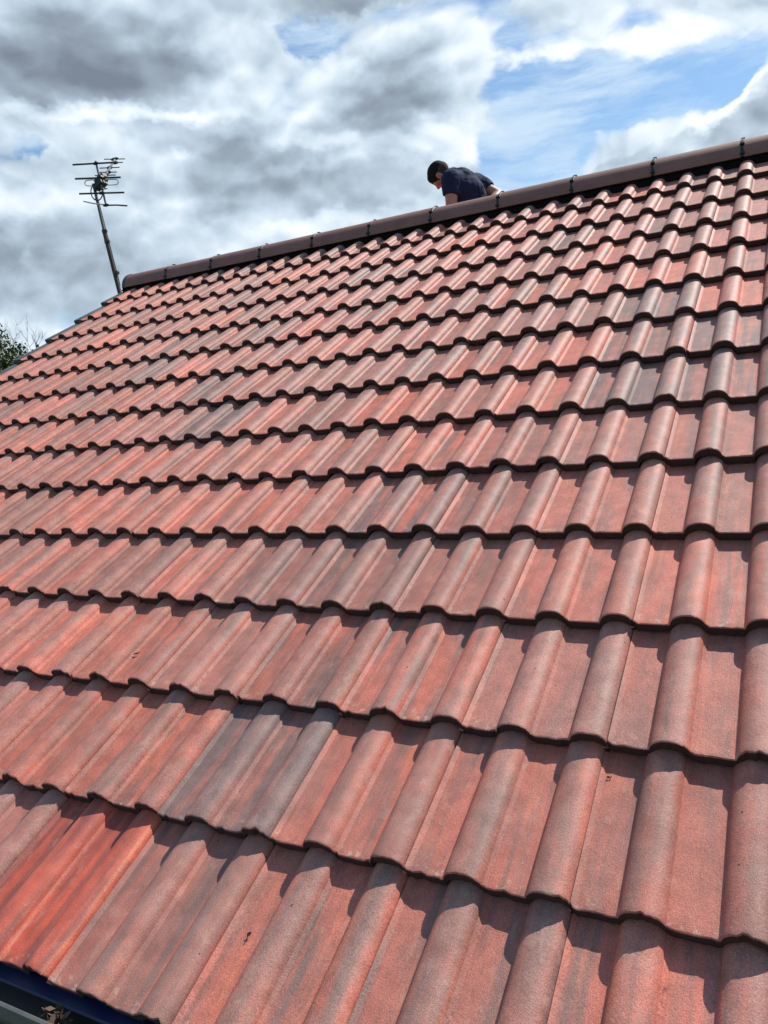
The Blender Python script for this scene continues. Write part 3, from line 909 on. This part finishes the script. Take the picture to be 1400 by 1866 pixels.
# ------------------------------------------------------------------ small litter lying on the roof
M_DEAD = simple('dead_leaf', (.11, .030, .018), .8)
M_TWG = simple('dry_twig', (.06, .035, .022), .9)
def on_roof(x, y, lift=.004):
    """the point of the roof surface under a picture position, from the fitted roof plane"""
    dr = (RW.transposed() @ Vector(((x - 700) / FOC, (y - 933) / FOC, 1)))
    nrm = Vector((0, -SP, CP)); n_ = -.030
    for it in range(8):
        t_ = (RF(0, 0, n_) - CAM).dot(nrm) / dr.dot(nrm)
        c_ = CAM + dr * t_; v_ = c_.y * CP + c_.z * SP
        n_ = -H_ROLL - SLOPE * (v_ % G) + .001
    return c_
def leaf(x, y, size, rot, label, mat, cat='leaf', n=-.030):
    c = on_roof(x, y)
    bm = bmesh.new()
    rs = random.Random(int(x * 7 + y))
    N_ = 9; rows = []
    for i in range(N_ + 1):
        s = i / N_; w_ = math.sin(math.pi * s) ** .8 * .33 * size
        yy = (s - .5) * size
        curl = .25 * size * (s - .5) ** 2 + rs.uniform(0, .0008)
        rows.append([bm.verts.new((j * w_ + rs.uniform(-.0006, .0006), yy, curl + abs(j) * w_ * .5 + .002)) for j in (-1, -.5, 0, .5, 1)])
    for i in range(N_):
        for j in range(4):
            bm.faces.new((rows[i][j], rows[i][j + 1], rows[i + 1][j + 1], rows[i + 1][j]))
    bmesh.ops.solidify(bm, geom=bm.faces[:], thickness=.0012)
    tube(bm, [(0, -.5 * size, .002), (0.002, -.68 * size, .004), (.004, -.8 * size, .003)], .0009, 5)
    bmesh.ops.rotate(bm, verts=bm.verts[:], matrix=Matrix.Rotation(rad(rot), 3, 'Z'))
    o = bm_obj('dead_leaf', bm, mat, None, True)
    o.rotation_euler = (PITCH, 0, 0); o.location = c - Vector((0, -SP, CP)) * .001
    o['label'] = label; o['category'] = cat
    return o
leaf(455, 1704, .011, -20, 'small reddish dead leaf lying in the pan of a tile in the bottom course', M_DEAD)
leaf(1109, 1418, .007, 80, 'tiny dark leaf scrap under a tile nose in the lower right of the roof', M_TWG)
def twig(x, y, L, rot, label):
    bm = bmesh.new(); rs = random.Random(int(x))
    pts = [(L * (i / 6 - .5), L * .12 * math.sin(i * 1.3), .003 + .001 * (i % 2)) for i in range(7)]
    tube(bm, pts, [.0012, .0018, .0020, .0018, .0017, .0013, .0008], 6)
    tube(bm, [pts[3], (L * .12, L * .22, .006)], [.0012, .0006], 5)
    bmesh.ops.rotate(bm, verts=bm.verts[:], matrix=Matrix.Rotation(rad(rot), 3, 'Z'))
    o = bm_obj('twig', bm, M_TWG, None, True); o.rotation_euler = (PITCH, 0, 0); o.location = on_roof(x, y) + Vector((0, -SP, CP)) * .002
    o['label'] = label; o['category'] = 'twig'
twig(251, 1193, .018, 35, 'tiny dark twig lying in a tile pan in the third course up at the left')
twig(412, 1177, .014, 60, 'tiny dark twig beside a tile roll left of the middle of the roof')
# moss and leaf clump in the gutter
def moss(x, y, label):
    dr = RW.transposed() @ Vector(((x - 700) / FOC, (y - 933) / FOC, 1))
    t_ = (-.078 - CAM.z) / dr.z; c = CAM + dr * t_
    V = []; F = []; rs = np.random.RandomState(3)
    for i in range(140):
        p = rs.normal(0, 1, 3) * np.array([.013, .008, .006]); nrm = Vector(rs.normal(0, 1, 3)).normalized(); a = nrm.orthogonal() * rs.uniform(.003, .008); b_ = nrm.cross(a) * rs.uniform(.3, .8)
        p = Vector(p); n_ = len(V); V += [p - a, p + b_, p + a, p - b_]; F.append((n_, n_ + 1, n_ + 2, n_ + 3))
    o = mesh_obj('leaf_debris', V, F, simple('rotten_leaves', (.11, .070, .05), .9), None, False); o.location = c
    o['label'] = label; o['category'] = 'debris'
moss(103, 1852, 'clump of dry brown leaf debris lying in the gutter at the bottom left')
